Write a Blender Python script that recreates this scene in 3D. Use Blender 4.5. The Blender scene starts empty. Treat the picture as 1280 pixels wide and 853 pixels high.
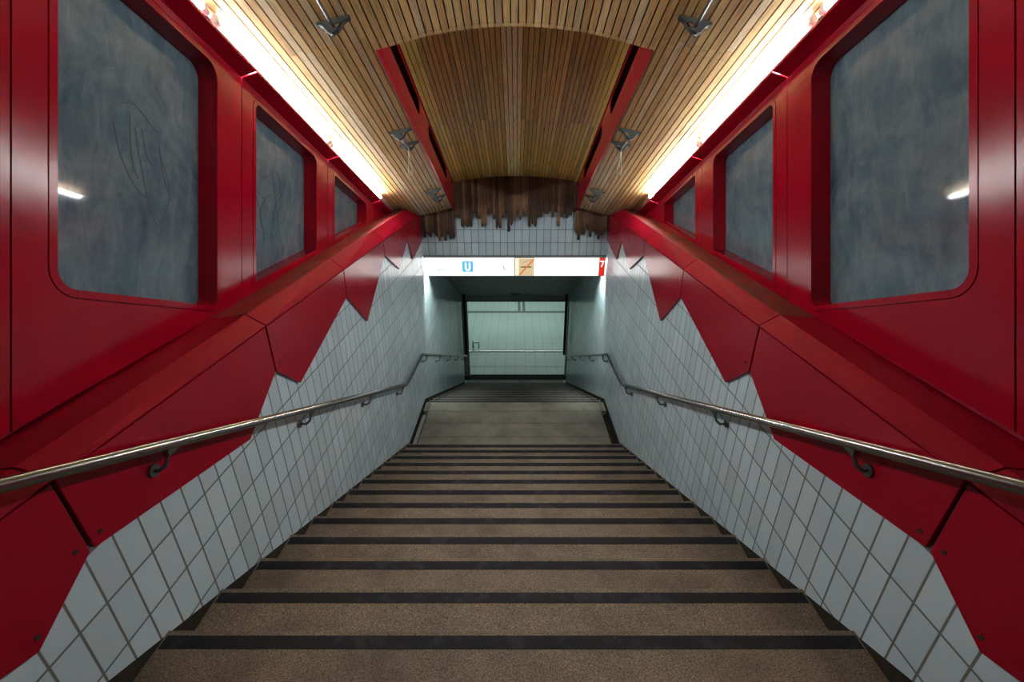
import bpy, bmesh, math, random
from mathutils import Matrix, Vector
from mathutils.geometry import tessellate_polygon
random.seed(7)
SC = bpy.context.scene
COL = SC.collection
Z0 = 6.55                       # eye height above the lower concourse floor
TH = math.radians(23.5)
c_, s_ = math.cos(TH), math.sin(TH)
WORLD = Matrix.Translation((0, 0, Z0))
# frame of the tilted hall: x across, y down along the hall, z square to its roof
CAR = Matrix(((1, 0, 0, .01), (0, c_, s_, 0), (0, -s_, c_, Z0), (0, 0, 0, 1)))

# ------------------------------------------------------------------ mesh builder
class MB:
    def __init__(self):
        self.v = []; self.f = []; self.m = []; self.uv = {}
        self.smooth = set()
    def add(self, vs, fs, mi=0, uvs=None, smooth=False):
        b = len(self.v)
        self.v += [Vector(p) for p in vs]
        if uvs:
            for i, q in enumerate(uvs): self.uv[b + i] = q
        for f in fs:
            if smooth: self.smooth.add(len(self.f))
            self.f.append([b + i for i in f]); self.m.append(mi)
        return self
    def box(self, lo, hi, mi=0):
        x0, y0, z0 = lo; x1, y1, z1 = hi
        return self.hexa([(x0,y0,z0),(x1,y0,z0),(x1,y1,z0),(x0,y1,z0),(x0,y0,z1),(x1,y0,z1),(x1,y1,z1),(x0,y1,z1)], mi)
    def hexa(self, p, mi=0):
        return self.add(p, [(3,2,1,0),(4,5,6,7),(0,1,5,4),(1,2,6,5),(2,3,7,6),(3,0,4,7)], mi)
    def prism(self, loops, fn, t0, t1, mi=0):
        """loops: outer outline + holes as lists of (a, b); fn(a, b, t) -> point"""
        flat = [q for l in loops for q in l]
        tris = tessellate_polygon([[Vector((a, b, 0)) for a, b in l] for l in loops])
        n = len(flat)
        vs = [fn(a, b, t0) for a, b in flat] + [fn(a, b, t1) for a, b in flat]
        fs = []
        for t in tris:
            fs.append(tuple(t)); fs.append(tuple(n + i for i in reversed(t)))
        k = 0
        for l in loops:
            m = len(l)
            for i in range(m):
                a, b = k + i, k + (i + 1) % m
                fs.append((a, b, n + b, n + a))
            k += m
        return self.add(vs, fs, mi)
    def tube(self, pts, r, n=14, mi=0, caps=True):
        pts = [Vector(p) for p in pts]
        rings = []
        up = Vector((0.13, 0.31, 0.94)).normalized()
        for i, p in enumerate(pts):
            if i == 0: d = pts[1] - p
            elif i == len(pts) - 1: d = p - pts[i-1]
            else: d = (pts[i+1] - p).normalized() + (p - pts[i-1]).normalized()
            d.normalize()
            a = up - d * up.dot(d)
            if a.length < 1e-4: a = Vector((1, 0, 0)) - d * d.x
            a.normalize(); b = d.cross(a)
            sc = 1.0
            if 0 < i < len(pts) - 1:
                co = (pts[i+1] - p).normalized().dot((p - pts[i-1]).normalized())
                sc = 1 / max(.6, math.sqrt((1 + co) / 2))
            rings.append([p + (a * math.cos(2*math.pi*k/n) + b * math.sin(2*math.pi*k/n)) * r * sc for k in range(n)])
        vs = [q for R in rings for q in R]
        fs = [(i*n + k, i*n + (k+1) % n, (i+1)*n + (k+1) % n, (i+1)*n + k) for i in range(len(pts)-1) for k in range(n)]
        self.add(vs, fs, mi, smooth=True)
        if caps:
            b = len(self.v) - len(vs)
            self.f.append([b + k for k in range(n)][::-1]); self.m.append(mi)
            self.f.append([b + (len(pts)-1)*n + k for k in range(n)]); self.m.append(mi)
        return self

def obj(name, mb, mat, parent=None, frame=WORLD, o=(0, 0, 0), bevel=0):
    """one mesh object; mb is given in `frame`; a child shares its parent's frame and origin"""
    if parent is not None: o = parent['_o']; 
    o = Vector(o)
    me = bpy.data.meshes.new(name)
    me.from_pydata([tuple(v - o) for v in mb.v], [], mb.f)
    for m in (mat if isinstance(mat, (list, tuple)) else [mat]): me.materials.append(m)
    for i, p in enumerate(me.polygons):
        p.material_index = mb.m[i]; p.use_smooth = i in mb.smooth
    if mb.uv:
        L = me.uv_layers.new(name='UVMap')
        for lp in me.loops: L.data[lp.index].uv = mb.uv.get(lp.vertex_index, (0, 0))
    bm = bmesh.new(); bm.from_mesh(me)
    bmesh.ops.recalc_face_normals(bm, faces=bm.faces[:]); bm.to_mesh(me); bm.free()
    ob = bpy.data.objects.new(name, me); COL.objects.link(ob)
    if parent is None: ob.matrix_world = frame @ Matrix.Translation(o)
    else: ob.parent = parent
    ob['_o'] = tuple(o)
    if bevel:
        b = ob.modifiers.new('bevel', 'BEVEL'); b.width = bevel; b.segments = 2; b.limit_method = 'ANGLE'; b.angle_limit = math.radians(40)
    return ob

def thing(name, label, cat, o=(0, 0, 0), frame=WORLD, group=None):
    e = bpy.data.objects.new(name, None); COL.objects.link(e)
    e.empty_display_size = .1
    e.matrix_world = frame @ Matrix.Translation(Vector(o)); e['_o'] = tuple(o)
    return tag(e, label, cat, group)
def tag(o, label, cat, group=None):
    o['label'] = label; o['category'] = cat
    if group: o['group'] = group
    return o
def struct(name, mb, mat, frame=WORLD, o=(0, 0, 0), bevel=0):
    ob = obj(name, mb, mat, None, frame, o, bevel); ob['kind'] = 'structure'; return ob

# ------------------------------------------------------------------ materials
class NT:
    def __init__(self, name):
        self.mat = bpy.data.materials.new(name); self.mat.use_nodes = True
        self.t = self.mat.node_tree; self.t.nodes.clear()
        self.out = self.n('ShaderNodeOutputMaterial')
    def n(self, kind, **kw):
        nd = self.t.nodes.new(kind)
        for k, v in kw.items(): setattr(nd, k, v)
        return nd
    def l(self, a, b): self.t.links.new(a, b)
    def val(self, sock, v):
        if hasattr(v, 'links') or isinstance(v, bpy.types.NodeSocket): self.l(v, sock)
        else: sock.default_value = v
    def math(self, op, a, b=0.0, cl=False):
        m = self.n('ShaderNodeMath', operation=op); m.use_clamp = cl
        self.val(m.inputs[0], a); self.val(m.inputs[1], b); return m.outputs[0]
    def coord(self, which='Object'): return self.n('ShaderNodeTexCoord').outputs[which]
    def mapping(self, vec, scale=(1, 1, 1), rot=(0, 0, 0)):
        m = self.n('ShaderNodeMapping'); self.l(vec, m.inputs[0]); m.inputs['Scale'].default_value = scale; m.inputs['Rotation'].default_value = rot
        return m.outputs[0]
    def noise(self, vec, scale, detail=3, rough=.55, dist=0):
        m = self.n('ShaderNodeTexNoise'); self.l(vec, m.inputs['Vector'])
        m.inputs['Scale'].default_value = scale; m.inputs['Detail'].default_value = detail
        m.inputs['Roughness'].default_value = rough; m.inputs['Distortion'].default_value = dist
        return m.outputs[0]
    def ramp(self, fac, stops, interp='LINEAR'):
        r = self.n('ShaderNodeValToRGB'); e = r.color_ramp.elements; r.color_ramp.interpolation = interp
        while len(e) < len(stops): e.new(.5)
        for i, (p, col) in enumerate(stops): e[i].position = p; e[i].color = (*col, 1) if len(col) == 3 else col
        self.l(fac, r.inputs[0]); return r.outputs[0]
    def mix(self, f, a, b, blend='MIX'):
        m = self.n('ShaderNodeMix', data_type='RGBA', blend_type=blend)
        self.val(m.inputs[0], f)
        for s, v in ((m.inputs[6], a), (m.inputs[7], b)):
            if isinstance(v, tuple): s.default_value = (*v, 1) if len(v) == 3 else v
            else: self.l(v, s)
        return m.outputs[2]
    def bsdf(self, color, rough=.5, metal=0, spec=.5, bump=None, bstr=.2, bdist=.01, coat=0, coat_r=.1):
        p = self.n('ShaderNodeBsdfPrincipled')
        if isinstance(color, tuple): p.inputs['Base Color'].default_value = (*color, 1)
        else: self.l(color, p.inputs['Base Color'])
        self.val(p.inputs['Roughness'], rough); self.val(p.inputs['Metallic'], metal)
        p.inputs['Specular IOR Level'].default_value = spec
        p.inputs['Coat Weight'].default_value = coat; p.inputs['Coat Roughness'].default_value = coat_r
        if bump is not None:
            b = self.n('ShaderNodeBump'); b.inputs['Strength'].default_value = bstr; b.inputs['Distance'].default_value = bdist
            self.l(bump, b.inputs['Height']); self.l(b.outputs[0], p.inputs['Normal'])
        self.l(p.outputs[0], self.out.inputs[0]); self.p = p
        return self.mat

def plain(name, col, rough=.5, metal=0, spec=.5):
    t = NT(name); co = t.coord(); n = t.noise(co, 14, 4)
    k = t.ramp(n, [(.3, tuple(x*.82 for x in col)), (.75, tuple(min(1, x*1.12) for x in col))])
    r = t.math('ADD', t.math('MULTIPLY', n, .16), rough - .08)
    return t.bsdf(k, r, metal, spec)

def emit(name, col, st):
    t = NT(name); e = t.n('ShaderNodeEmission'); e.inputs[0].default_value = (*col, 1); e.inputs[1].default_value = st
    t.l(e.outputs[0], t.out.inputs[0]); return t.mat

def red_paint(name, dust=0.0, rough=.13, spec=.32, k_=1.0):
    t = NT(name); co = t.coord()
    n = t.noise(co, 2.3, 5, .6); f = t.noise(co, 900, 1)
    base = t.ramp(n, [(.3, (.30*k_, .0012*k_, .012)), (.7, (.335*k_, .0018*k_, .016))])
    scr = t.noise(t.mapping(co, (1, 1.5, 9), (.35, 0, 0)), 5, 4, .7)
    sm = t.ramp(scr, [(.62, (0, 0, 0)), (.85, (1, 1, 1))])
    base = t.mix(t.math('MULTIPLY', sm, .05), base, (.36, .10, .09))
    if dust:
        d = t.ramp(t.noise(co, 5, 5, .65), [(.25, (0, 0, 0)), (.6, (1, 1, 1))])
        base = t.mix(t.math('MULTIPLY', d, dust), base, (.11, .055, .042))
    r = t.math('ADD', t.math('MULTIPLY', t.noise(co, 3.1, 5), .08), rough + dust * .35)
    return t.bsdf(base, r, 0, spec, bump=f, bstr=.05, bdist=.001)

def tile_mat(name, axis, tw, th, ox, oz, col, grout, gw=.0062):
    """stack-bonded glazed tiles; axis = 0 along x, 1 along y; rows along z"""
    t = NT(name); co = t.coord(); sp = t.n('ShaderNodeSeparateXYZ'); t.l(co, sp.inputs[0])
    def cell(sock, size, off):
        q = t.math('DIVIDE', t.math('SUBTRACT', sock, off), size)
        fr = t.math('FRACT', q); fl = t.math('FLOOR', q)
        e = t.math('MULTIPLY', t.math('MINIMUM', fr, t.math('SUBTRACT', 1.0, fr)), size)
        return e, fl
    e1, f1 = cell(sp.outputs[axis], tw, ox); e2, f2 = cell(sp.outputs[2], th, oz)
    e = t.math('MINIMUM', e1, e2)
    mask = t.n('ShaderNodeMapRange'); t.l(e, mask.inputs[0])
    mask.inputs[1].default_value = gw * .55; mask.inputs[2].default_value = gw * .95
    cb = t.n('ShaderNodeCombineXYZ'); t.l(f1, cb.inputs[0]); t.l(f2, cb.inputs[1])
    wn = t.n('ShaderNodeTexWhiteNoise'); t.l(cb.outputs[0], wn.inputs[0])
    big = t.noise(co, 1.4, 5, .6)
    tint = t.ramp(t.math('ADD', t.math('MULTIPLY', wn.outputs[0], .45), t.math('MULTIPLY', big, .55)),
                  [(.2, tuple(x*.84 for x in col)), (.8, tuple(x*1.06 for x in col))])
    grime = t.ramp(t.noise(co, 26, 5, .7), [(.60, (0, 0, 0)), (.78, (1, 1, 1))])
    tint = t.mix(t.math('MULTIPLY', grime, .16), tint, tuple(x*.45 for x in col))
    colr = t.mix(mask.outputs[0], grout, tint)
    r = t.math('SUBTRACT', .75, t.math('MULTIPLY', mask.outputs[0], .52))
    r = t.math('ADD', r, t.math('MULTIPLY', t.math('SUBTRACT', big, .5), .12))
    h = t.math('ADD', t.math('MULTIPLY', mask.outputs[0], .8), t.math('MULTIPLY', t.noise(co, 9, 2), .12))
    return t.bsdf(colr, r, 0, .5, bump=h, bstr=.35, bdist=.003)

def granite(name, lo, hi):
    t = NT(name); co = t.coord()
    v = t.n('ShaderNodeTexVoronoi'); t.l(co, v.inputs['Vector']); v.inputs['Scale'].default_value = 190
    sp = t.noise(co, 120, 3, .7)
    k = t.ramp(t.math('ADD', t.math('MULTIPLY', v.outputs[0], .5), t.math('MULTIPLY', sp, .62)),
               [(.28, tuple(x*.45 for x in lo)), (.45, lo), (.62, hi), (.8, tuple(x*1.35 for x in hi))])
    st = t.ramp(t.noise(co, 3.2, 5, .65), [(.40, (0, 0, 0)), (.70, (1, 1, 1))])
    k = t.mix(t.math('MULTIPLY', st, .55), k, tuple(x*.45 for x in lo))
    return t.bsdf(k, t.math('ADD', .55, t.math('MULTIPLY', sp, .2)), 0, .3, bump=sp, bstr=.15, bdist=.002)

def wood(name, stops, gloss=.38, soot_shade_from=None, spec=.3):
    """boards running along local y; u in UV runs across a board, v along it (metres)"""
    t = NT(name); co = t.coord()
    g = t.noise(t.mapping(co, (22, 1.3, 22)), 3.5, 6, .65, .4)
    rnd = t.n('ShaderNodeNewGeometry').outputs['Random Per Island']
    k = t.ramp(rnd, stops)
    gr = t.ramp(g, [(.30, (.55, .50, .45)), (.50, (1, 1, 1)), (.72, (1.12, 1.10, 1.06))])
    k = t.mix(1.0, k, gr, 'MULTIPLY')
    uv = t.n('ShaderNodeSeparateXYZ'); t.l(t.coord('UV'), uv.inputs[0])
    # two nail heads at each batten
    a = t.math('ABSOLUTE', t.math('SUBTRACT', t.math('ABSOLUTE', uv.outputs[0]), .011))
    q = t.math('FRACT', t.math('DIVIDE', t.math('SUBTRACT', uv.outputs[1], 2.78), .82))
    b = t.math('MULTIPLY', t.math('ABSOLUTE', t.math('SUBTRACT', q, .28)), .82)
    d = t.math('SQRT', t.math('ADD', t.math('MULTIPLY', a, a), t.math('MULTIPLY', b, b)))
    nail = t.math('LESS_THAN', d, .0032)
    k = t.mix(t.math('MULTIPLY', nail, .85), k, (.03, .02, .015))
    if soot_shade_from is not None:
        sy = t.n('ShaderNodeSeparateXYZ'); t.l(co, sy.inputs[0])
        w = t.math('ADD', sy.outputs[1], t.math('MULTIPLY', t.math('SUBTRACT', t.noise(t.mapping(co, (9, 1.2, 9)), 2.2, 4), .5), 1.3))
        mr = t.n('ShaderNodeMapRange'); t.l(w, mr.inputs[0]); mr.inputs[1].default_value = soot_shade_from; mr.inputs[2].default_value = soot_shade_from + .8
        k = t.mix(t.math('MULTIPLY', mr.outputs[0], .72), k, (.045, .03, .022))
    return t.bsdf(k, t.math('ADD', gloss - .1, t.math('MULTIPLY', g, .2)), 0, spec, bump=g, bstr=.12, bdist=.002)

def char_wood(name):
    """burnt boards: u = across, v = height above the burnt tip (metres)"""
    t = NT(name); co = t.coord()
    g = t.noise(t.mapping(co, (30, 30, 1.6)), 3.5, 6, .65, .5)
    rnd = t.n('ShaderNodeObjectInfo').outputs['Random']
    k = t.ramp(rnd, [(0, (.040, .022, .013)), (.22, (.13, .062, .03)), (.45, (.065, .034, .02)), (.62, (.26, .135, .06)), (.8, (.05, .028, .017)), (.92, (.34, .18, .08)), (1, (.09, .045, .024))])
    k = t.mix(1.0, k, t.ramp(g, [(.3, (.4, .36, .33)), (.6, (1.1, 1.1, 1.1))]), 'MULTIPLY')
    uv = t.n('ShaderNodeSeparateXYZ'); t.l(t.coord('UV'), uv.inputs[0])
    h = t.math('ADD', uv.outputs[1], t.math('MULTIPLY', t.math('SUBTRACT', g, .5), .12))
    mr = t.n('ShaderNodeMapRange'); t.l(h, mr.inputs[0]); mr.inputs[1].default_value = .0; mr.inputs[2].default_value = .11
    blot = t.ramp(t.noise(co, 4.0, 4, .6), [(.45, (0, 0, 0)), (.68, (1, 1, 1))])
    k = t.mix(t.math('MULTIPLY', blot, .6), k, (.02, .013, .011))
    k = t.mix(mr.outputs[0], (.012, .008, .007), k)
    return t.bsdf(k, .7, 0, .25, bump=g, bstr=.4, bdist=.004)

def dusty_glass(name):
    t = NT(name); co = t.coord()
    a = t.noise(co, 1.9, 7, .66, 1.2)
    st = t.noise(t.mapping(co, (3, 4.5, 1.5), (.55, 0, 0)), 2.4, 6, .7, .9)
    m = t.math('ADD', t.math('MULTIPLY', a, .6), t.math('MULTIPLY', st, .4))
    k = t.ramp(m, [(.32, (.055, .098, .135)), (.45, (.11, .168, .205)), (.57, (.185, .245, .27)), (.70, (.36, .41, .41))])
    v = t.n('ShaderNodeTexVoronoi'); t.l(co, v.inputs['Vector']); v.inputs['Scale'].default_value = 34
    area = t.ramp(t.noise(co, 2.1, 2), [(.5, (0, 0, 0)), (.62, (1, 1, 1))])
    spk = t.math('MULTIPLY', t.math('LESS_THAN', v.outputs[0], .07), area)
    k = t.mix(t.math('MULTIPLY', spk, .6), k, (.6, .65, .65))
    p = t.n('ShaderNodeBsdfPrincipled'); t.l(k, p.inputs['Base Color'])
    t.l(t.math('ADD', .02, t.math('MULTIPLY', m, .05)), p.inputs['Roughness']); p.inputs['Specular IOR Level'].default_value = .5
    tr = t.n('ShaderNodeBsdfTransparent'); tr.inputs[0].default_value = (.7, .85, .95, 1)
    mx = t.n('ShaderNodeMixShader'); mx.inputs[0].default_value = .12
    t.l(p.outputs[0], mx.inputs[1]); t.l(tr.outputs[0], mx.inputs[2]); t.l(mx.outputs[0], t.out.inputs[0])
    return t.mat

def strip_mat(name):
    t = NT(name); co = t.coord()
    f = t.noise(co, 260, 2, .6); w = t.noise(co, 7, 4, .6)
    k = t.ramp(w, [(.3, (.011, .010, .013)), (.55, (.016, .015, .019)), (.64, (.03, .031, .036)), (.8, (.02, .019, .024))])
    return t.bsdf(k, .72, 0, .25, bump=f, bstr=.3, bdist=.001)

def steel(name, col=(.55, .55, .53), r=.28):
    t = NT(name); co = t.coord(); n = t.noise(co, 7, 3)
    return t.bsdf(t.ramp(n, [(.35, tuple(x*.9 for x in col)), (.65, col)]), t.math('ADD', r - .03, t.math('MULTIPLY', n, .06)), 1.0, .5)

RED = red_paint('red_paint'); RED_D = red_paint('red_paint_dusty', .75, .2, .15); RED_C = red_paint('red_paint_coping_shade', 0, .45, .08, .82)  # copings: same red paint as the panels, weaker light put into the colour
DARKRED = plain('dark_red_paint', (.16, .004, .010), .4)
TILE = (.57, .695, .74); GROUT = (.15, .15, .13)
TILE_Y = tile_mat('glazed_wall_tiles', 1, .1113, .2213, .006, -1.518, TILE, GROUT)
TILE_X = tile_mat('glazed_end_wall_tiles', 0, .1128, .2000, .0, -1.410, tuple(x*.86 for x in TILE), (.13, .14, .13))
FLOOR_T = tile_mat('concourse_floor_tiles', 0, .30, .30, .0, 0, (.55, .62, .60), (.33, .38, .37), .004)
PARA_T = tile_mat('parapet_tiles', 0, .30, .30, .05, -6.10, (.48, .55, .53), (.25, .29, .28), .005)
GRAN = granite('brown_granite', (.115, .087, .062), (.25, .195, .14))
GRAN2 = granite('grey_granite', (.15, .14, .115), (.29, .27, .22))
STRIP = strip_mat('black_grip_strip')
STEEL = steel('brushed_steel', (.42, .42, .40), .26); STEEL_D = steel('dull_steel', (.20, .19, .18), .42)
BRACKET = plain('grey_bracket_metal', (.036, .036, .031), .55, .1, .3)
DIRT = plain('dark_dirt', (.042, .035, .027), .9, 0, .1)
BLACK = plain('black_rubber', (.010, .010, .011), .75, 0, .08)
SOFFIT = plain('soffit_plaster', (.30, .33, .31), .6)
CONC = plain('concrete', (.30, .31, .30), .8, 0, .2)
WOOD_STOPS = [(0, (.44, .255, .088)), (.2, (.66, .42, .165)), (.4, (.53, .31, .115)), (.6, (.76, .525, .24)), (.8, (.47, .275, .10)), (.93, (.70, .52, .30)), (1, (.36, .215, .10))]
WOOD = wood('pine_slats', WOOD_STOPS, .42, 5.95)  # far end: soot plus the light fading past the lamps, painted into the slats
WOOD_R = wood('recess_slats', [(0, (.44, .285, .07)), (.3, (.70, .46, .11)), (.55, (.54, .34, .08)), (.8, (.80, .55, .14)), (1, (.40, .25, .07))], .36, 6.2, .12)
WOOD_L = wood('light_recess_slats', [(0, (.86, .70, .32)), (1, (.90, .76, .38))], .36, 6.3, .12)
CHAR = char_wood('charred_slats')
GLASS = dusty_glass('dusty_glass')
GRAF = plain('graffiti_ink', (.036, .055, .07), .5)
WHITE_CAP = plain('lamp_cap_plastic', (.62, .66, .66), .4)
WHITE_M = plain('white_enamel', (.8, .8, .8), .4)
TUBE_E = emit('fluorescent_tube_light', (.86, .95, 1.0), 95)
SIGN_E = emit('sign_face_light', (1.0, .985, .95), 1.7)
SIGN_W = emit('sign_letter_light', (1, 1, 1), .8)
SIGN_C = emit('sign_cream_light', (1.0, .90, .66), 0.68)
SIGN_P = emit('sign_pictogram_light', (.80, .62, .36), 0.58)
SIGN_BLUE = emit('sign_blue_light', (.10, .55, .88), 0.65)
SIGN_TEAL = emit('sign_teal_light', (.25, .66, .78), 0.65)
SIGN_RED = emit('sign_red_light', (.80, .035, .02), 0.61)
SIGN_OR = emit('sign_orange_light', (.85, .20, .04), 0.61)
SIGN_DARK = plain('sign_print', (.03, .03, .03), .5)
SIGN_SLIT = emit('sign_underside_light', (.86, 1.0, .96), 1300)
HALL_E = emit('concourse_lamp_light', (.74, 1.0, .90), 7)

# ------------------------------------------------------------------ stairs
def nose_line(y): return -1.90 - .48 * (y - 1.256)
def flight(name, label, Y0, z0, ks, gran, upper):
    k0 = ks[0]
    t = thing(name, label, 'stairs', (0, Y0 + .3125*ks[-1], z0 - .15*(ks[-1]+1)), group=None)
    for k in ks:
        Y, z = Y0 + .3125*k, z0 - .15*k
        m = MB().box((-1.453, Y - .3125 - .03, z - .16), (1.453, Y, z - .030)).box((-1.453, Y - .3125, z - .030), (1.453, Y + .012, z))
        st = obj('step', m, gran, t, bevel=.004)
        m = MB().box((-1.440, Y - .066, z - .002), (1.440, Y - .012, z + .0022))
        obj('grip_strip', m, STRIP, st)
    return t
flight('staircase', 'long upper flight of brown granite steps with black grip strips', 1.256, -1.889, list(range(-6, 13)), GRAN, True)
flight('staircase', 'dim lower flight of granite steps beneath the lit sign, leading to the concourse', 6.34, -3.85, list(range(1, 18)), GRAN2, False)
# landing: rows of slabs with joints, side channels
m = MB()
ys = [5.018, 5.405, 5.752, 6.09, 6.352]
for a, b in zip(ys[:-1], ys[1:]): m.box((-1.36, a + .005, -4.0), (1.36, b - .005, -3.85))
m.box((-1.36, 5.02, -4.02), (1.36, 6.33, -3.86), 1)
m.box((-1.440, 6.09, -4.0), (-1.362, 6.352, -3.85)); m.box((1.362, 6.09, -4.0), (1.440, 6.352, -3.85))
struct('floor_landing', m, [GRAN2, DIRT], bevel=.002)
for sx in (-1, 1):
    side = 'left' if sx < 0 else 'right'
    t = thing('drain_channel', f'narrow dirty drain channel along the {side} edge of the landing', 'drain', (sx*1.39, 5.55, -4.0))
    obj('channel', MB().box((sx*1.43 if sx < 0 else 1.362, 5.03, -4.0), (-1.362 if sx < 0 else 1.43, 6.085, -3.90)), DIRT, t)
    if sx < 0: obj('cover_plate', MB().box((-1.43, 5.05, -3.90), (-1.378, 5.98, -3.853)), CONC, t)
    obj('outlet', MB().tube([(sx*1.395, 6.02, -3.90), (sx*1.395, 6.02, -3.845)], .028, 16).tube([(sx*1.395, 6.02, -3.845), (sx*1.395, 6.02, -3.835)], .012, 10), STEEL_D, t)
# dark skirting under the tiles on both sides
for sx, nm in ((-1, 'left'), (1, 'right')):
    pts = [(-1.6, nose_line(-1.6)), (5.04, nose_line(5.04)), (5.2, -3.80), (6.36, -3.80), (11.5, -3.82 - .48*(11.5 - 6.36)), (11.5, -7.0), (-1.6, -7.0)]
    fn = (lambda sx: lambda a, b, t: (sx * t, a, b))(sx)
    struct('baseboard_' + nm, MB().prism([pts], fn, 1.4545, 1.60), DIRT)

# ------------------------------------------------------------------ tiled walls
for sx, nm in ((-1, 'left'), (1, 'right')):
    def soff(y): return -2.40 - .49 * (y - 8.95)
    up = -.10
    pts = [(-1.6, nose_line(-1.6) + up), (5.04, nose_line(5.04) + up), (5.2, -3.79), (6.36, -3.79), (11.5, -3.81 - .48*(11.5 - 6.36)),
           (11.5, soff(11.5) + .05), (7.16, soff(7.16) + .1), (7.16, -1.03), (-1.6, -1.03)]
    fn = (lambda sx: lambda a, b, t: (sx * t, a, b))(sx)
    struct('wall_' + nm, MB().prism([pts], fn, 1.455, 1.60), TILE_Y)

# end wall above the sign
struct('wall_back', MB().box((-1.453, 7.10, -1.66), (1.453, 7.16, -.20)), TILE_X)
# sloping soffit of the lower passage and its end beam
def soff(y): return -2.40 - .49 * (y - 8.95)
m = MB().hexa([(-1.453, 7.34, soff(7.34)), (1.453, 7.34, soff(7.34)), (1.453, 11.80, soff(11.80)), (-1.453, 11.80, soff(11.80)),
               (-1.453, 7.34, -1.30), (1.453, 7.34, -1.30), (1.453, 11.80, -2.0), (-1.453, 11.80, -2.0)])
struct('ceiling_passage', m, SOFFIT)
m = MB().box((-1.47, 11.80, -3.93), (1.47, 11.98, -2.2))
struct('trim_lintel', m, SOFFIT)
m = MB().box((-1.47, 11.90, -3.99), (1.47, 12.02, -3.93))
struct('trim_shutter_slot', m, BLACK)
t = tag(obj('handle', MB().tube([(-.09, 11.25, soff(11.25)), (-.09, 11.25, soff(11.25) - .035), (.09, 11.25, soff(11.25) - .035), (.09, 11.25, soff(11.25))], .009, 8), BLACK, o=(0, 11.25, soff(11.25))),
        'small dark pull handle on the underside of the sloping soffit', 'handle')

# ------------------------------------------------------------------ concourse below
m = MB().box((-6, 11.4, -6.75), (6, 30, -6.55))
FLOOR_T2 = None
tt = NT('concourse_floor'); co = tt.coord(); sp = tt.n('ShaderNodeSeparateXYZ'); tt.l(co, sp.inputs[0])
br = []
for ax in (0, 1):
    q = tt.math('DIVIDE', sp.outputs[ax], .33); fr = tt.math('FRACT', q)
    br.append(tt.math('MULTIPLY', tt.math('MINIMUM', fr, tt.math('SUBTRACT', 1.0, fr)), .33))
e = tt.math('MINIMUM', br[0], br[1]); gm = tt.n('ShaderNodeMapRange'); tt.l(e, gm.inputs[0]); gm.inputs[1].default_value = .003; gm.inputs[2].default_value = .008
big = tt.noise(co, .8, 4)
FLOOR_C = tt.bsdf(tt.mix(gm.outputs[0], (.24, .29, .28), tt.ramp(big, [(.3, (.46, .54, .52)), (.7, (.55, .62, .60))])), .3, 0, .5)
struct('floor', m, FLOOR_C)
struct('floor_foot', MB().box((-1.44, 11.64, -6.60), (1.44, 12.09, -6.546)), GRAN2)
tag(obj('floor_strip', MB().box((-1.9, 12.09, -6.553), (1.9, 12.45, -6.546)), BLACK, o=(0, 12.3, -6.55)), 'wide black strip on the floor at the foot of the stairs', 'floor strip')
tag(obj('floor_strip', MB().box((-6, 12.99, -6.553), (6, 13.02, -6.547)), STEEL_D, o=(0, 13, -6.55)), 'hairline dark metal strip on the concourse floor just past the black strip', 'floor strip')
t = thing('shutter_track', 'bright steel track set across the concourse floor near the stairs', 'track', (0, 14.2, -6.55))
for y0, y1, mt in ((14.08, 14.15, STEEL_D), (14.15, 14.24, STEEL), (14.24, 14.30, STEEL_D)):
    obj('rail', MB().box((-6, y0, -6.553), (6, y1, -6.542 if mt is STEEL_D else -6.535)), mt, t)
t = thing('steel_stand', 'small steel stand on the concourse floor at the left of the opening', 'stand', (-1.30, 14.4, -6.55))
obj('post', MB().box((-1.50, 14.38, -6.55), (-1.455, 14.43, -6.27)), STEEL, t, bevel=.004)
obj('arm', MB().box((-1.455, 14.38, -6.34), (-1.26, 14.43, -6.30)).box((-1.29, 14.38, -6.55), (-1.26, 14.43, -6.34)), STEEL, t)
for i, (x0, x1, lab) in enumerate(((-1.62, -1.40, 'pale jamb post left of the concourse opening'), (1.52, 1.66, 'pale jamb post right of the concourse opening'))):
    struct(f'trim_jamb_{i+1}', MB().box((x0, 12.34, -6.55), (x1, 12.5, -2.4)), SOFFIT)
# floor guide strips
tag(obj('floor_strip', MB().box((-6, 18.05, -6.552), (6, 18.28, -6.545)), STEEL_D, o=(0, 18.1, -6.55)), 'grey metal strip across the concourse floor beyond the parapet', 'floor strip')
m = MB().box((.10, 18.28, -6.552), (.22, 20.6, -6.545)).box((.30, 18.28, -6.552), (.42, 20.6, -6.545))
tag(obj('floor_strip', m, STEEL_D, o=(.2, 19, -6.55)), 'short double grey guide strip running away along the concourse floor', 'floor strip')
struct('ceiling_concourse', MB().box((-6, 12.0, -3.2), (6, 30, -3.0)), CONC)
struct('wall_concourse_left', MB().box((-6.2, 11.4, -6.75), (-6, 30, -3.0)), CONC)
struct('wall_concourse_right', MB().box((6, 11.4, -6.75), (6.2, 30, -3.0)), CONC)
struct('wall_concourse_end', MB().box((-6, 30, -6.75), (6, 30.2, -3.0)), CONC)
struct('wall_concourse_front_1', MB().box((-6, 11.52, -6.75), (-1.61, 11.7, -2.2)), CONC)
struct('wall_concourse_front_2', MB().box((1.61, 11.52, -6.75), (6, 11.7, -2.2)), CONC)
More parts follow.
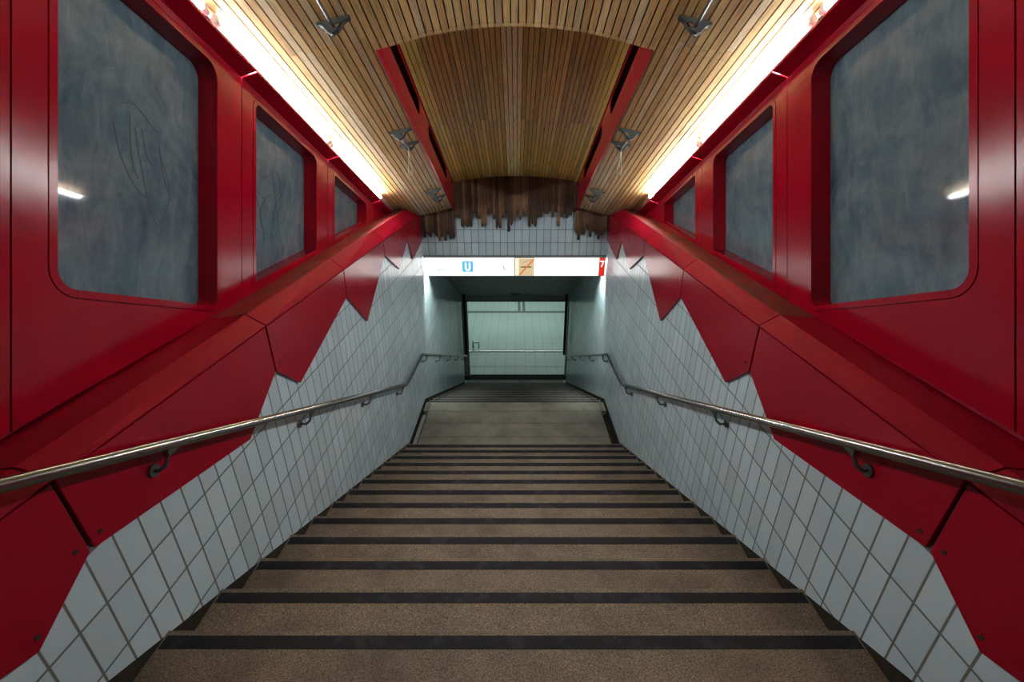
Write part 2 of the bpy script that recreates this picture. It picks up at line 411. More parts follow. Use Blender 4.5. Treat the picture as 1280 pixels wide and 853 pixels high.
for y in (16.6, 20.4, 24.4):
    t = thing('concourse_lamp', f'long lamp panel under the concourse ceiling, row {["nearest the stairs", "second from the stairs", "farthest from the stairs"][int((y-16)//3.8)]}', 'lamp', (0, y, -3.2))
    obj('housing', MB().box((-3, y - .2, -3.26), (3, y + .2, -3.2)), WHITE_M, t)
    obj('diffuser', MB().box((-2.95, y - .16, -3.275), (2.95, y + .16, -3.26)), HALL_E, t)
for sx in (-1, 1):
    side = 'left' if sx < 0 else 'right'
    tag(obj('guide_post', MB().box((sx*1.335, 11.445, -5.40), (sx*1.395, 11.515, soff(11.46))), BLACK, o=(sx*1.36, 11.46, -5.40), bevel=.004),
        f'slim black post from {side} handrail end up to the lintel', 'post')

# ------------------------------------------------------------------ handrails
def handrail(sx):
    side = 'left' if sx < 0 else 'right'
    X = sx * 1.375
    def z1(y): return -2.81 - .478 * (y - 5.07)
    def z2(y): return -2.857 - .478 * (y - 6.067)
    t = thing('handrail', f'long bent steel handrail fixed along the {side} tiled wall', 'handrail', (X, 5, -4.0))
    pts = [(X, -1.0, z1(-1.0)), (X, 5.03, z1(5.03)), (X, 5.09, -2.812), (X, 6.03, -2.855), (X, 6.09, z2(6.09)), (X, 11.42, z2(11.42))]
    obj('rail', MB().tube(pts, .021, 20), STEEL, t)
    for y in (.31, 1.452, 2.593, 3.727, 4.861, 6.35, 7.5, 8.65, 9.8, 10.95):
        zr = z1(y + .045) if y < 5 else z2(y + .045)
        on_red = y < 2.05
        wx = sx * (1.434 if on_red else 1.455)
        zf = zr - .095
        b = MB().tube([(wx, y, zf), (wx - sx*.012, y, zf)], .026, 18)
        b.tube([(wx - sx*.012, y, zf), (X + sx*.03, y, zf), (X + sx*.008, y + .012, zf + .018), (X, y + .04, zr - .03), (X, y + .045, zr - .018)], .0085, 10)
        b.box((X - .012, y + .02, zr - .040), (X + .012, y + .07, zr - .014))
        obj('bracket', b, STEEL_D, t)
for sx in (-1, 1): handrail(sx)

# ------------------------------------------------------------------ jagged red cladding on the tiled walls
ZT = -.974
CL = [  # outlines (y, z) of the panels, near to far
    [(-.16, ZT), (1.118, ZT), (1.130, -1.276), (.886, -1.421), (.55, -1.30), (.30, -1.24), (-.16, -1.13)],
    [(1.132, ZT), (2.435, ZT), (2.433, -1.262), (2.057, -1.482), (1.148, -1.278)],
    [(2.449, ZT), (3.728, ZT), (3.712, -1.204), (2.690, -1.476), (2.447, -1.264)],
    [(3.742, ZT), (4.973, ZT), (4.970, -1.129), (4.145, -1.588), (3.726, -1.206)],
    [(4.987, ZT), (6.118, ZT), (6.096, -1.178), (5.540, -1.428), (4.984, -1.131)],
    [(6.132, ZT), (7.085, ZT), (7.085, -1.36), (6.325, -1.491), (6.110, -1.178)],
]
WHERE = ['lowest and cut by the frame', 'long one behind the near handrail', 'third from the camera',
         'fourth from the camera, kite-shaped tip', 'fifth from the camera, small', 'farthest one beside burnt slats']
SCREWS = [[(1.09, -1.235), (.90, -1.375)], [(1.185, -1.24), (2.02, -1.43)], [(2.50, -1.23)], [(4.13, -1.52)], [], []]
for sx in (-1, 1):
    side = 'left' if sx < 0 else 'right'
    fn = (lambda sx: lambda a, b, t: (sx * t, a, b))(sx)
    for i, P in enumerate(CL):
        ob = thing('cladding_panel', f'jagged red cladding panel on the {side} wall, {WHERE[i]}', 'panel', (sx*1.44, P[0][0] + .3, ZT), group='jagged red cladding panels')
        obj('sheet', MB().prism([P], fn, 1.434, 1.4545), RED, ob, bevel=.0025)
        if i < 5:
            (ya_, _), (yb_, zb_) = P[1], P[2]
            obj('joint_strip', MB().prism([[(ya_ - .004, ZT), (yb_ - .006, zb_ + .016), (yb_ + .014, zb_ + .016), (ya_ + .018, ZT)]], fn, 1.4475, 1.4547), DIRT, ob)
        for (y, z) in SCREWS[i]:
            obj('screw', MB().tube([(sx*1.4345, y, z), (sx*1.4315, y, z)], .0085, 12), DIRT, ob)
    # folded cap on top of the parapet, in lengths that follow the panel joints
    js = [-.16, 1.125, 2.442, 3.735, 4.98, 7.08]
    for i in range(5):
        a, b = js[i] + .004, js[i+1] - .004
        e = .013 * (i + 1)
        prof = lambda y: [(1.431, -.9665), (1.431, -.962), (1.535, -.916 + .016*(y - 1.2)), (1.775, -.945 + .017*(y - 1.2)), (1.80, -.90 + .017*(y - 1.2)), (1.80, -1.02), (1.46, -1.02), (1.46, -.9665)]
        A, B = prof(a), prof(b)
        n = len(A); m = MB()
        vs = [(sx*x, a, z) for x, z in A] + [(sx*x, b, z) for x, z in B]
        fs = [tuple(range(n)), tuple(range(2*n - 1, n - 1, -1))] + [(k, (k+1) % n, n + (k+1) % n, n + k) for k in range(n)]
        m.add(vs, fs)
        for q, f in enumerate(fs):
            if q == 2 + 2 and i >= 2: m.m[q] = 1
        ob = obj('coping', m, [RED_C, RED_D], o=(sx*1.5, (a+b)/2, -1.0), bevel=.003)
        tag(ob, f'folded red coping sheet on the {side} parapet, {["beside the camera at the frame edge", "below the biggest window", "below the middle window", "below the smallest window", "at the far end under the ceiling"][i]}', 'coping', 'red parapet copings')

# ------------------------------------------------------------------ red window wall (square to the tilted hall)
XW, XG = 1.75, 1.862
def UB(d): return -1.006 + .4370 * d        # where the horizontal parapet cuts the tilted wall
def rounded(poly, radii, seg=6):
    """-> list of points and list of (kind, start, end) pieces"""
    n = len(poly); pts = []; pieces = []
    for i in range(n):
        p = Vector(poly[i]); a = Vector(poly[i-1]); b = Vector(poly[(i+1) % n]); r = radii[i]
        if r <= 0:
            pts.append(tuple(p)); pieces.append((len(pts)-1, len(pts)-1)); continue
        u = (a - p).normalized(); w = (b - p).normalized()
        ang = math.acos(max(-1, min(1, u.dot(w)))); tl = r / math.tan(ang/2)
        cen = p + (u + w).normalized() * (r / math.sin(ang/2))
        p0, p1 = p + u*tl, p + w*tl
        a0 = math.atan2(p0.y - cen.y, p0.x - cen.x); a1 = math.atan2(p1.y - cen.y, p1.x - cen.x)
        d = (a1 - a0 + math.pi) % (2*math.pi) - math.pi
        st = len(pts)
        for k in range(seg + 1):
            q = a0 + d*k/seg; pts.append((cen.x + r*math.cos(q), cen.y + r*math.sin(q)))
        pieces.append((st, len(pts) - 1))
    return pts, pieces
def grow(poly, d):
    n = len(poly); out = []
    for i in range(n):
        p = Vector(poly[i]); a = Vector(poly[i-1]); b = Vector(poly[(i+1) % n])
        u = (p - a).normalized(); w = (b - p).normalized()
        n1 = Vector((u.y, -u.x)); n2 = Vector((w.y, -w.x))        # outward for a counter-clockwise outline
        k = (n1 + n2) / (1 + n1.dot(n2)); out.append(tuple(p + k*d))
    return out
def ribbon(pts, w, X, sx):
    m = MB(); pts = [Vector(p) for p in pts]
    L = []; R = []
    for i, p in enumerate(pts):
        d = (pts[min(i+1, len(pts)-1)] - pts[max(i-1, 0)]).normalized(); nrm = Vector((-d.y, d.x)) * w
        L.append(p + nrm); R.append(p - nrm)
    for i in range(len(pts)-1):
        q = [L[i], L[i+1], R[i+1], R[i]]
        m.hexa([(sx*X, p.x, p.y) for p in q] + [(sx*(X + .0012), p.x, p.y) for p in q])
    return m
def smooth_curve(keys, n=10):
    out = []
    K = [keys[0]] + list(keys) + [keys[-1]]
    for i in range(1, len(K)-2):
        p0, p1, p2, p3 = (Vector(q) for q in K[i-1:i+3])
        for k in range(n):
            t = k/n
            out.append(tuple(.5*((2*p1) + (p2-p0)*t + (2*p0-5*p1+4*p2-p3)*t*t + (3*p1-p0-3*p2+p3)*t**3)))
    out.append(tuple(keys[-1])); return out
TOPU = 1.69
SPANS = [(-1.075, .25), (.25, 1.575), (1.575, 2.90), (2.90, 4.225), (4.225, 5.55), (5.55, 6.165)]
WHICH = ['beside the stair head behind the camera', 'next to the camera', 'with the biggest window', 'with the middle window half sunk behind the parapet',
         'with the smallest window cut off by the parapet', 'narrow triangular one at the far end']
for sx in (-1, 1):
    side = 'left' if sx < 0 else 'right'
    fn = (lambda sx: lambda a, b, t: (sx * t, a, b))(sx)
    for i, (d0, d1) in enumerate(SPANS):
        g = .0035
        a, b = d0 + g, d1 - g
        outer = [(a, UB(a)), (b, min(UB(b), TOPU - .004)), (b, TOPU), (a, TOPU)]
        if i == 0: outer = [(a, UB(a)), (b, UB(b)), (b, TOPU), (a, TOPU)]
        t = thing('wall_panel', f'red metal wall panel on the {side} side {WHICH[i]}', 'panel', (sx*XW, (a+b)/2, UB(a)), CAR, 'red window wall panels')
        loops = [outer]
        win = None
        if i in (0, 1, 2, 3, 4):
            w0, w1 = d0 + .16, d1 - .238
            if i < 3: poly = [(w0, .205), (w1, .205), (w1, 1.615), (w0, 1.615)]; rad = [.075, .05, .085, .075]
            else: poly = [(w0, UB(w0) + .072), (w1, UB(w1) + .072), (w1, 1.615), (w0, 1.615)]; rad = [0, 0, .06, .045]
            if i == 4: rad = [0, 0, .03, .03]
            gro = grow(poly, .036); gro2 = grow(poly, .0325)
            if i >= 3:
                pass
            hole, _ = rounded(gro, [r + .036 if r else 0 for r in rad])
            loops = [outer, hole[::-1]]
            win = (poly, rad)
        obj('sheet', MB().prism(loops, fn, XW, XW + .012), RED, t)
        obj('added_reflector', MB().box((min(sx*1.775, sx*1.79), a - g, UB(a) if False else TOPU - .02), (max(sx*1.775, sx*1.79), b + g, TOPU + .12)), WHITE_M, t)  # unseen white reflector, added so the open cornice joints look bright
        # dark fillets behind the joints
        obj('joint_backing', MB().box((min(sx*1.765, sx*1.78), d1 - .03, max(UB(d1), -2) if i < 5 else 1.5), (max(sx*1.765, sx*1.78), d1 + .03, TOPU)), DIRT, t)
        if win:
            poly, rad = win
            inn, pcs = rounded(poly, rad); out, _ = rounded(grow(poly, .0325), [r + .0325 if r else 0 for r in rad])
            n = len(inn); m = MB()
            # face ring in lengths with hairline joints, then the deep reveal back to the pane
            cuts = {p[0] for p in pcs} | {p[1] for p in pcs}
            for k in range(n):
                k2 = (k + 1) % n
                A, B = Vector(inn[k]), Vector(inn[k2]); C, D = Vector(out[k2]), Vector(out[k])
                L = (B - A).length
                if L > .08:
                    e1 = (B - A)/L*.0012; A, B, C, D = A + e1, B - e1, C - e1, D + e1
                m.hexa([(sx*(XW - .002), p.x, p.y) for p in (A, B, C, D)] + [(sx*(XW + .02), p.x, p.y) for p in (A, B, C, D)])
                A, B = Vector(inn[k]), Vector(inn[k2]); C, D = Vector(out[k2]), Vector(out[k])
                m.hexa([(sx*(XW + .010), p.x, p.y) for p in (A, B, C, D)] + [(sx*(XG + .012), p.x, p.y) for p in (A, B, C, D)])
            obj('window_frame', m, RED, t)
            m = MB()
            bo, _ = rounded(grow(poly, .05), [r + .05 if r else 0 for r in rad]); bi, _ = rounded(grow(poly, .028), [r + .028 if r else 0 for r in rad])
            for k in range(n):
                k2 = (k+1) % n
                q = [bi[k], bi[k2], bo[k2], bo[k]]
                m.hexa([(sx*(XW + .013), *p) for p in q] + [(sx*(XW + .022), *p) for p in q])
            obj('seal', m, DIRT, t)
            pn = obj('window_pane', MB().prism([inn], fn, XG, XG + .010), GLASS, t)
            if i == 2 and sx < 0:
                S = []
                for ks in ([(2.10, 1.02), (2.14, .88), (2.22, .76), (2.30, .72)], [(2.16, 1.14), (2.22, 1.16), (2.33, 1.10), (2.37, 1.09)], [(2.22, 1.05), (2.25, .9), (2.30, .72), (2.36, .60), (2.42, .70), (2.44, .82), (2.38, .98)],
                           [(2.26, 1.06), (2.29, .94), (2.33, .9)], [(2.37, 1.02), (2.40, .88), (2.45, .76)], [(2.19, 1.10), (2.20, .90), (2.24, .80)]):
                    S.append(ribbon(smooth_curve(ks), .0028, XG - .0014, sx))
                m = MB()
                for r_ in S: m.add(r_.v, r_.f)
                obj('graffiti', m, GRAF, pn)
            if i == 3 and sx < 0:
                S = []
                for ks in ([(3.08, 1.18), (3.20, 1.27), (3.34, 1.20), (3.50, 1.32), (3.60, 1.26), (3.52, 1.12), (3.36, 1.06), (3.20, 1.12), (3.12, 1.02), (3.24, .93), (3.42, .98), (3.60, 1.05), (3.66, 1.00), (3.52, .88), (3.38, .80), (3.30, .92), (3.40, 1.08), (3.56, 1.16)],
                           [(3.10, 1.00), (3.16, .86), (3.30, .80), (3.46, .84), (3.62, .78)], [(3.48, 1.30), (3.53, 1.05), (3.58, .86), (3.64, .70)], [(3.66, 1.30), (3.62, 1.18), (3.50, 1.02), (3.46, .78)], [(3.16, 1.22), (3.26, 1.05), (3.34, .84), (3.36, .74)]):
                    S.append(ribbon(smooth_curve(ks), .003, XG - .0014, sx))
                m = MB()
                for r_ in S: m.add(r_.v, r_.f)
                obj('graffiti', m, GRAF, pn)
    # cornice lengths under the lamps, with open joints that let the light through
    for i, (d0, d1) in enumerate(SPANS):
        a, b = d0 + .006, d1 - .006
        if i == 5: b = 6.12
        P = [(1.752, 1.692), (1.652, 1.727), (1.652, 1.738), (1.658, 1.738), (1.658, 1.732), (1.765, 1.697)]
        m = MB(); n = len(P)
        m.add([(sx*x, a, u) for x, u in P] + [(sx*x, b, u) for x, u in P],
              [tuple(range(n)), tuple(range(2*n-1, n-1, -1))] + [(k, (k+1) % n, n + (k+1) % n, n + k) for k in range(n)])
        ob = obj('cornice', m, RED, frame=CAR, o=(sx*1.70, (a+b)/2, 1.69))
        tag(ob, f'narrow red cornice strip along the {side} lamps, {["behind the camera", "at the frame edge", "above the biggest window", "above the middle window", "above the smallest window", "short last piece at the far end"][i]}', 'cornice', 'red cornice strips')

# ------------------------------------------------------------------ lamps
k = 0
NAMES = ['running out of the top of the picture', 'above the big and middle windows', 'farthest down the stairs']
for sx in (-1, 1):
    side = 'left' if sx < 0 else 'right'
    for j, a in enumerate((.90, 2.50, 4.08)):
        b = a + 1.56
        X, U = sx*1.668, 1.783
        t = thing('fluorescent_lamp', f'glowing fluorescent tube on the {side} cornice, {NAMES[j]}', 'lamp', (X, (a+b)/2, U), CAR, 'fluorescent lamps')
        obj('tube', MB().tube([(X, a + .045, U), (X, b - .045, U)], .0135, 16), TUBE_E, t)
        for q0, q1 in ((a + .005, a + .05), (b - .05, b - .005)):
            m = MB().tube([(X, q0, U), (X, q1, U)], .0165, 16).tube([(X, (q0+q1)/2 - .004, U), (X, (q0+q1)/2 + .004, U)], .019, 16).box((X - .012, (q0+q1)/2 - .015, U), (X + .012, (q0+q1)/2 + .015, U + .035))
            obj('end_cap', m, WHITE_CAP, t)
        obj('batten', MB().box((min(sx*1.735, sx*1.75), a, 1.742), (max(sx*1.735, sx*1.75), b, 1.805)), WHITE_M, t)  # shaped as a white reflector, added to catch tube light behind the joints

# ------------------------------------------------------------------ slatted ceiling
PROF = [(0, 2.130), (.3, 2.113), (.6, 2.062), (.92, 1.968), (1.2, 1.902), (1.42, 1.862), (1.72, 1.826)]
def prof(x, P=PROF):
    x = abs(x)
    for (x0, u0), (x1, u1) in zip(P[:-1], P[1:]):
        if x <= x1:
            t = (x - x0)/(x1 - x0); return u0 + (u1 - u0)*t
    return P[-1][1]
def smooth_prof(x): return (prof(x - .12) + prof(x - .06) + prof(x) + prof(x + .06) + prof(x + .12))/5 if abs(x) < 1.6 else prof(x)
def end_d(u, Y): return (Y - u*s_)/c_
def slat(m, x, w, u_of, d0, d1, gap, th, mi=0):
    xa, xb = x - w/2 + gap/2, x + w/2 - gap/2
    ua, ub = u_of(xa), u_of(xb)
    nx, nz = -(ub - ua), (xb - xa); L = math.hypot(nx, nz); nx, nz = nx/L*th, nz/L*th
    hw = math.hypot(xb - xa, ub - ua)/2
    vs = [(xa, d0, ua), (xb, d0, ub), (xb, d1, ub), (xa, d1, ua), (xa+nx, d0, ua+nz), (xb+nx, d0, ub+nz), (xb+nx, d1, ub+nz), (xa+nx, d1, ua+nz)]
    off = random.uniform(-.05, .05)
    uv = [(-hw, d0), (hw, d0), (hw, d1), (-hw, d1)]*2
    m.add(vs, [(3,2,1,0),(4,5,6,7),(0,1,5,4),(1,2,6,5),(2,3,7,6),(3,0,4,7)], mi, uv)
DF = 3.055
m = MB(); wp = .0515; gap = .0085; N = 33
for i in range(-N, N + 1):
    x = i*wp; u = smooth_prof(x)
    if abs(x) < .925:                               # slats over the stair head, cut at the recess
        cuts = [-1.3, .35, DF]
        for a, b in zip(cuts[:-1], cuts[1:]): slat(m, x, wp, smooth_prof, a + .0008, b - .0008, gap, .016)
    else:                                           # side bays running to the end wall, butt-jointed
        de = end_d(u, 6.90)
        jt = DF if abs(i) == 18 else 2.92 + (0.0 if i % 2 else .03)
        cuts = [-1.3, .35, jt, de]
        for a, b in zip(cuts[:-1], cuts[1:]):
            if abs(i) == 18 and a >= jt: slat(m, math.copysign(.9440, x), .0260, smooth_prof, a + .0008, b - .0008, gap*.5, .016)
            else: slat(m, x, wp, smooth_prof, a + .0008, b - .0008, gap, .016)
ceil = struct('ceiling', m, WOOD, CAR)
m = MB()
for sgn in (-1, 1):                                # dark boarding above the slats
    xs = [.93, 1.1, 1.3, 1.5, 1.74]
    for x0, x1 in zip(xs[:-1], xs[1:]):
        p = [(sgn*x0, smooth_prof(x0) + .022), (sgn*x1, smooth_prof(x1) + .022)]
        e0, e1 = end_d(p[0][1], 6.98), end_d(p[1][1], 6.98)
        m.hexa([(p[0][0], -1.3, p[0][1]), (p[1][0], -1.3, p[1][1]), (p[1][0], e1, p[1][1]), (p[0][0], e0, p[0][1]),
                (p[0][0], -1.3, p[0][1]+.03), (p[1][0], -1.3, p[1][1]+.03), (p[1][0], e1, p[1][1]+.03), (p[0][0], e0, p[0][1]+.03)])
xs = [-.93 + .1*i for i in range(19)] + [.93]
for x0, x1 in zip(xs[:-1], xs[1:]):
    u0, u1 = smooth_prof(x0) + .022, smooth_prof(x1) + .022
    m.hexa([(x0, -1.3, u0), (x1, -1.3, u1), (x1, DF, u1), (x0, DF, u0), (x0, -1.3, u0+.03), (x1, -1.3, u1+.03), (x1, DF, u1+.03), (x0, DF, u0+.03)])
    m.hexa([(x0, DF - .03, u0), (x1, DF - .03, u1), (x1, DF - .01, u1), (x0, DF - .01, u0), (x0, DF - .03, 2.5), (x1, DF - .03, 2.5), (x1, DF - .01, 2.5), (x0, DF - .01, 2.5)])
struct('ceiling_boarding', m, DIRT, CAR)
def rec(x): return 2.415 - .075*(x/.9)**2
m = MB(); wr = .0445; NR = 20
for i in range(-NR, NR + 1):
    x = i*wr
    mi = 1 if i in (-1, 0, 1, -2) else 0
    de = end_d(rec(x), 7.03)
    cuts = [DF + .002, 4.93 + (.012 if i % 2 else 0), de]
    for a, b in zip(cuts[:-1], cuts[1:]): slat(m, x, wr, rec, a + .0006, b - .0006, .0065, .016, mi)
struct('ceiling_recess', m, [WOOD_R, WOOD_L], CAR)
m = MB()
xs = [-1.05 + .1*i for i in range(21)] + [1.05]
for x0, x1 in zip(xs[:-1], xs[1:]):
    u0, u1 = rec(x0) + .022, rec(x1) + .022
    m.hexa([(x0, DF - .03, u0), (x1, DF - .03, u1), (x1, 6.8, u1), (x0, 6.8, u0), (x0, DF - .03, u0+.03), (x1, DF - .03, u1+.03), (x1, 6.8, u1+.03), (x0, 6.8, u0+.03)])
struct('ceiling_recess_boarding', m, DIRT, CAR)
# red slotted beams along the recess
def slot(d0, d1, u0, u1, r=.07):
    p, _ = rounded([(d0, u0), (d1, u0), (d1, u1), (d0, u1)], [r, r, r, r], 6); return p
for sx in (-1, 1):
    side = 'left' if sx < 0 else 'right'
    fn = (lambda sx: lambda a, b, t: (sx * t, a, b))(sx)
    t = thing('slotted_beam', f'red steel beam with long slots on the {side} of the ceiling recess', 'beam', (sx*.93, 5, 1.96), CAR)
    outer = [(DF, 1.957), (end_d(1.957, 7.02), 1.957), (end_d(2.36, 7.02), 2.36), (DF, 2.36)]
    obj('web', MB().prism([outer, slot(3.10, 4.36, 2.165, 2.315)[::-1], slot(4.78, 6.06, 2.165, 2.315)[::-1]], fn, .918, .928), RED, t)
    obj('rear_web', MB().box((min(sx*1.0, sx*1.01), DF, 1.99), (max(sx*1.0, sx*1.01), 6.4, 2.44)), DARKRED, t)
    obj('edge_filler', MB().prism([[(DF, 1.966), (end_d(1.966, 7.0), 1.966), (end_d(1.99, 7.0), 1.99), (DF, 1.99)]], fn, .9285, .95), DIRT, t)

# ------------------------------------------------------------------ hanging brackets of the old grab rails
def gplate(m, sx, x, d, sc=1.0, th=.03, slot_=True):
    u0 = smooth_prof(x); sl = (smooth_prof(x + .05) - smooth_prof(x - .05))/.1
    out = [(-.098, .0), (-.098, -.016), (-.082, -.020), (-.062, -.032), (-.046, -.056), (-.030, -.074), (-.010, -.083), (.010, -.083), (.030, -.074), (.044, -.056), (.058, -.032), (.080, -.020), (.098, -.016), (.098, 0)]
    out = [(a*sc, b*sc) for a, b in out]
    sd = sx
    hole = [(-sd*.010*sc, -.036*sc), (-sd*.046*sc, -.030*sc), (-sd*.036*sc, -.052*sc), (-sd*.012*sc, -.058*sc)]
    if sd > 0: hole = hole
    fn = lambda a, b, t: (sx*x + a, t, u0 + b + sx*sl*a)
    m.prism([out, hole], fn, d, d + .006)
    # bent rim following the lower edge
    n = len(out)
    for k in range(n - 1):
        a, b = out[k], out[k+1]
        q = [(a[0], a[1]), (b[0], b[1]), (b[0]*.93, b[1]*.93), (a[0]*.93, a[1]*.93)]
        m.hexa([fn(*p, d) for p in q] + [fn(*p, d + th) for p in q])
    return u0
for sx in (-1, 1):
    side = 'left' if sx < 0 else 'right'
    for j, (x, d, kind) in enumerate(((1.085, 2.70, 'rod'), (1.055, 4.14, 'pair'), (1.05, 5.78, 'pair2'))):
        lab = [f'dark ceiling bracket on the {side} holding the end of a metal rod', f'pair of dark ceiling brackets on the {side} with a hanging cord loop', f'scorched pair of dark ceiling brackets at the far {side} end'][j]
        u = smooth_prof(x)
        t = thing('ceiling_bracket', lab, 'bracket', (sx*x, d, u), CAR, 'old grab rail brackets')
        m = MB(); gplate(m, sx, x, d); obj('plate', m, BRACKET, t)
        obj('bolt', MB().tube([(sx*x - .004, d + .01, u - .085), (sx*x - .004, d + .01, u - .103)], .010, 10), STEEL_D, t)
        if kind == 'rod':
            obj('rod', MB().tube([(sx*x, d + .012, u - .045), (sx*x, d - 1.75, u - .045)], .0105, 12), STEEL_D, t)
            m = MB(); gplate(m, sx, x, d - 1.72); obj('plate', m, BRACKET, t)
        else:
            x2 = x - .02
            m = MB(); gplate(m, sx, x2, d + .27, .94); obj('plate', m, BRACKET, t)
            obj('stub', MB().tube([(sx*x, d + .02, u - .055), (sx*(x2 - .004), d + .13, u - .075), (sx*x2, d + .285, u - .055)], .011, 10), STEEL_D, t)
            # cord hangs straight down in the world: direction (0, sin, -cos) turned into hall axes
            gd = Vector((0, s_, -c_)); p0 = Vector((sx*x2, d + .26, u - .07))
            ln = .24 if kind == 'pair' else .13
            pts = []
            for q in range(25):
                w = q/24; ph = w*2*math.pi
                dep = ln*(1 - abs(2*w - 1)**3.0) if kind == 'pair' else ln*w
                side_o = .022*math.sin(ph)*(.4 + .6*dep/ln) if kind == 'pair' else .004*math.sin(ph)
                pts.append(p0 + gd*dep + Vector((side_o, 0, 0)))
            obj('cord', MB().tube(pts, .0032, 8), plain('cord', (.42, .36, .27), .8) if kind == 'pair' else DIRT, t)

# ------------------------------------------------------------------ charred slats hanging in front of the end wall
def tip_z(py): return -.94 - (py - 265)*.0121
CT = [(95,480),(120,485),(150,560),(185,545),(215,560),(262,440),(285,488),(335,560),(385,440),(440,490),(460,575),(490,560),(515,470),(545,430),(570,590),(600,550),(620,500),(645,450),(680,495),(700,512),(720,440),(745,470),(770,555),(800,535),(825,555),(850,475),(870,470),(900,430),(930,455),(955,415),(975,482),(1000,435),(1030,550),(1050,470),(1085,450),(1110,482),(1140,460),(1165,432)]
def hang(parent, x, w, ztop, ztip, Y):
    a, b = x - w/2 + .0012, x + w/2 - .0012
    r = random.random
    n = 5; out = [(b, ztop), (a, ztop)]
    if r() < .5: tips = [0, .35, 1.0, .8, .1]
    else: tips = [.2, .9, 1.0, .3, 0]
    if r() < .35: tips = [.85, 1.0, .9, 1.0, .8]
    amp = random.uniform(.02, .055)
    for k in range(n):
        out.append((a + (b - a)*k/(n-1), ztip + amp*(1 - tips[k]) + random.uniform(0, .006)))
    m = MB(); t0 = Y + random.uniform(-.003, .003)
    m.prism([out], lambda p, q, t: (p, t, q), t0, t0 + .016)
    for i, v in enumerate(m.v): m.uv[i] = (v.x - x, v.z - ztip)
    return obj('slat', m, CHAR, parent)
t = thing('slat_curtain', 'wide curtain of charred brown slats hanging with jagged ends above the sign', 'slats', (0, 7.05, -.9))
for i in range(-20, 21):
    x = i*wr; pc = 95 + (i + 20.5)*26.7
    yc = [v for p, v in CT if p <= pc][-1]
    rz = -.405 - .075*(x/.9)**2 + .03
    hang(t, x, wr, rz, tip_z(205 + yc/7.11) + random.uniform(-.012, .012), 7.03)
for sx, tips in ((-1, [298.5, 298.5, 292.4, 300.5, 295.5, 301.6, 296, 291, 297, 294, 296.5]), (1, [292, 299.5, 293.5, 294.5, 287.5, 295.5, 289.5, 294, 299, 293.5, 290])):
    side = 'left' if sx < 0 else 'right'
    t = thing('slat_curtain', f'short curtain of greyish burnt slats under the {side} ceiling edge', 'slats', (sx*1.17, 7.05, -1.1))
    for k in range(11):
        hang(t, sx*(.94 + k*wr), wr, -.88 - .035*k/10, tip_z(tips[k]), 7.035 + (.012 if k % 3 == 0 else 0))

# ------------------------------------------------------------------ light-box sign
t = thing('light_box_sign', 'long white light box sign across the stairwell with blue U square and red 7', 'sign', (0, 7.1, -1.92))
ya, zb, zt = 7.055, -1.925, -1.640
m = MB().box((-1.436, ya, zt), (1.436, 7.32, zt + .028)).box((-1.436, ya + .006, zb), (-1.426, 7.09, zt)).box((1.430, ya + .006, zb), (1.440, 7.09, zt)).box((-1.436, 7.32, zb + .02), (1.436, 7.335, zt + .028)).box((-1.30, 7.08, zb + .01), (1.30, 7.32, zb + .022)).box((-1.436, ya, zb - .008), (1.436, ya + .012, zb))
obj('housing', m, plain('sign_housing', (.42, .42, .40), .4, .6), t)
obj('face', MB().box((-1.424, ya, zb), (-.008, ya + .02, zt)), SIGN_E, t)
obj('face', MB().box((.312, ya, zb), (1.335, ya + .02, zt)), SIGN_E, t)
obj('cream_face', MB().box((.004, ya, zb), (.312, ya + .019, zt)), SIGN_C, t)
obj('divider', MB().box((-.008, ya - .002, zb), (.004, ya + .022, zt)), plain('sign_divider', (.30, .27, .2), .5), t)
obj('red_end_face', MB().box((1.335, ya - .001, zb), (1.430, ya + .02, zt)), SIGN_RED, t)
zm = (zb + zt)/2
us = obj('blue_square', MB().box((-.835, ya - .003, zm - .082), (-.660, ya, zm + .090)), SIGN_BLUE, t)
# the white letter U, drawn as a band
cx, w, th = -.7475, .046, .030
ol = [(cx - w, .068)]
for k in range(13):
    a = math.pi + math.pi*k/12; ol.append((cx + w*math.cos(a), -.022 + .046*math.sin(a)))
ol += [(cx + w, .068), (cx + w - th, .068)]
for k in range(13):
    a = 2*math.pi - math.pi*k/12; ol.append((cx + (w - th)*math.cos(a), -.022 + (.046 - th)*math.sin(a)))
ol += [(cx - w + th, .068)]
obj('letter_u', MB().prism([ol], lambda a, b, t_: (a, t_, zm + b), ya - .006, ya - .003), SIGN_W, us)
pg = obj('no_smoking_pictogram', MB().box((.066, ya - .003, zb + .004), (.308, ya, zt - .012)), SIGN_P, t)
m = MB().box((.100, ya - .0045, zm - .010), (.265, ya - .003, zm + .006)).box((.082, ya - .0045, zm - .006), (.094, ya - .003, zm + .003))
sm = [(.12, .05), (.15, .075), (.19, .085), (.23, .11), (.26, .115)]
obj('cigarette', m, SIGN_DARK, pg)
m = MB()
for (xa, za), (xb, zb_) in zip(sm[:-1], sm[1:]): m.hexa([(xa, ya - .0045, zm + za), (xb, ya - .0045, zm + zb_), (xb, ya - .003, zm + zb_), (xa, ya - .003, zm + za), (xa, ya - .0045, zm + za + .005), (xb, ya - .0045, zm + zb_ + .005), (xb, ya - .003, zm + zb_ + .005), (xa, ya - .003, zm + za + .005)])
obj('smoke_line', m, plain('sign_tan', (.45, .33, .18), .5), pg)
m = MB().prism([[(.070, zb + .006), (.086, zb + .006), (.306, zt - .030), (.306, zt - .014), (.290, zt - .014), (.070, zb + .024)]], lambda a, b, t_: (a, t_, b), ya - .0065, ya - .0045)
obj('slash', m, SIGN_OR, pg)
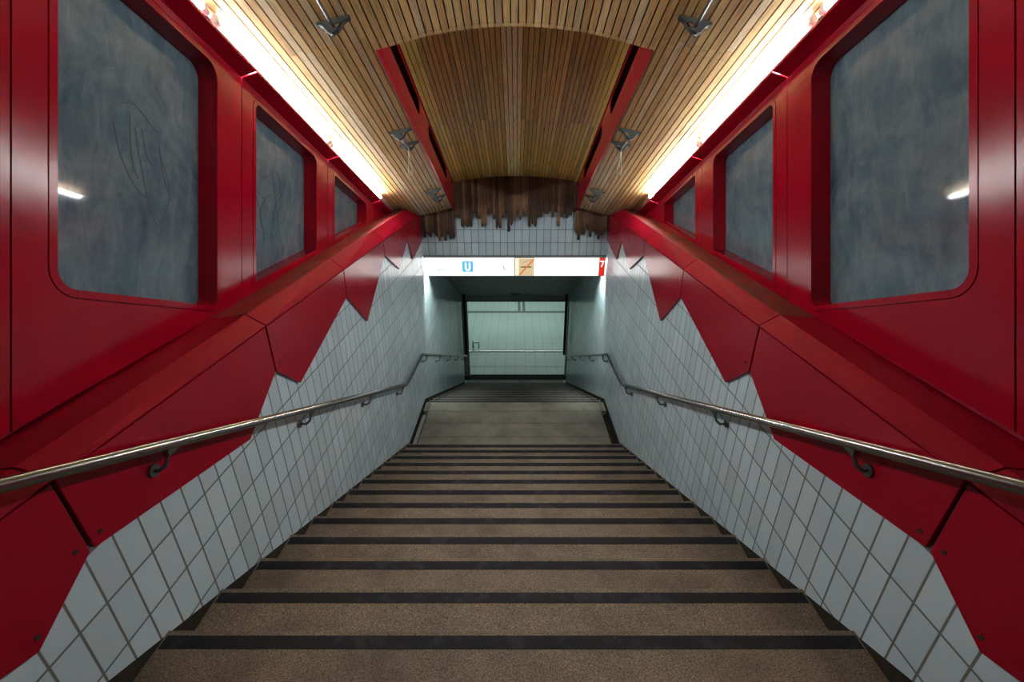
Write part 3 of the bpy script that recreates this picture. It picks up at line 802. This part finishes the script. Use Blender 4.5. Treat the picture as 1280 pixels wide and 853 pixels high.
# numeral 7
ol = [(1.352, .080), (1.412, .080), (1.412, .062), (1.385, -.020), (1.366, -.020), (1.391, .060), (1.352, .060)]
obj('numeral_seven', MB().prism([ol], lambda a, b, t_: (a, t_, zm + b + .02), ya - .006, ya - .003), SIGN_W, t)
# remains of small symbols
for x, z, w, h in ((-1.215, -.062, .022, .026), (-1.185, -.070, .012, .014), (-1.160, -.045, .026, .014), (-1.148, -.064, .014, .030), (-1.132, -.035, .010, .012)):
    obj('teal_mark', MB().prism([[(x, z), (x + w*.8, z - h*.2), (x + w*1.4, z + h*.5), (x + w*.8, z + h*1.3), (x + w*.1, z + h)]], lambda a, b, t_: (a, t_, zm + b), ya - .006, ya), SIGN_TEAL, t)
m = MB()
arc = [(-.185, .02), (-.186, 0), (-.180, -.025), (-.168, -.045), (-.150, -.056)]
for (xa, za), (xb, zb_) in zip(arc[:-1], arc[1:]):
    m.prism([[(xa, za), (xb, zb_), (xb + .018, zb_ + .012), (xa + .018, za + .005)]], lambda a, b, t_: (a, t_, zm + b), ya - .006, ya)
obj('handset_mark', m, plain('sign_grey_print', (.10, .10, .11), .5), t)
for sx in (-1, 1):
    obj('inner_lamp', MB().box((min(sx*1.32, sx*1.40), 7.11, -1.70), (max(sx*1.32, sx*1.40), 7.22, -1.69)), SIGN_SLIT, t)

# ------------------------------------------------------------------ surroundings seen through the panes / stair head
struct('floor_street', MB().box((-30, -30, -1.2), (30, -1.95, -1.02)), CONC)
# ------------------------------------------------------------------ world, camera, view
w = bpy.data.worlds.new('night'); SC.world = w; w.use_nodes = True
bg = w.node_tree.nodes['Background']; bg.inputs[0].default_value = (.30, .42, .60, 1); bg.inputs[1].default_value = .10
cam = bpy.data.cameras.new('camera'); co_ = bpy.data.objects.new('camera', cam); COL.objects.link(co_)
cam.sensor_width = 36; cam.lens = 36*565/1280; cam.shift_x = -5/1280; cam.shift_y = 0.0; cam.clip_start = .02
co_.location = (.02, 0, Z0); co_.rotation_euler = (math.pi/2 - TH, 0, 0)
SC.camera = co_
SC.view_settings.view_transform = 'Standard'; SC.view_settings.look = 'None'
SC.view_settings.exposure = .65; SC.view_settings.gamma = 1; SC.view_settings.use_curve_mapping = False
for o in bpy.data.objects:
    if '_o' in o: del o['_o']
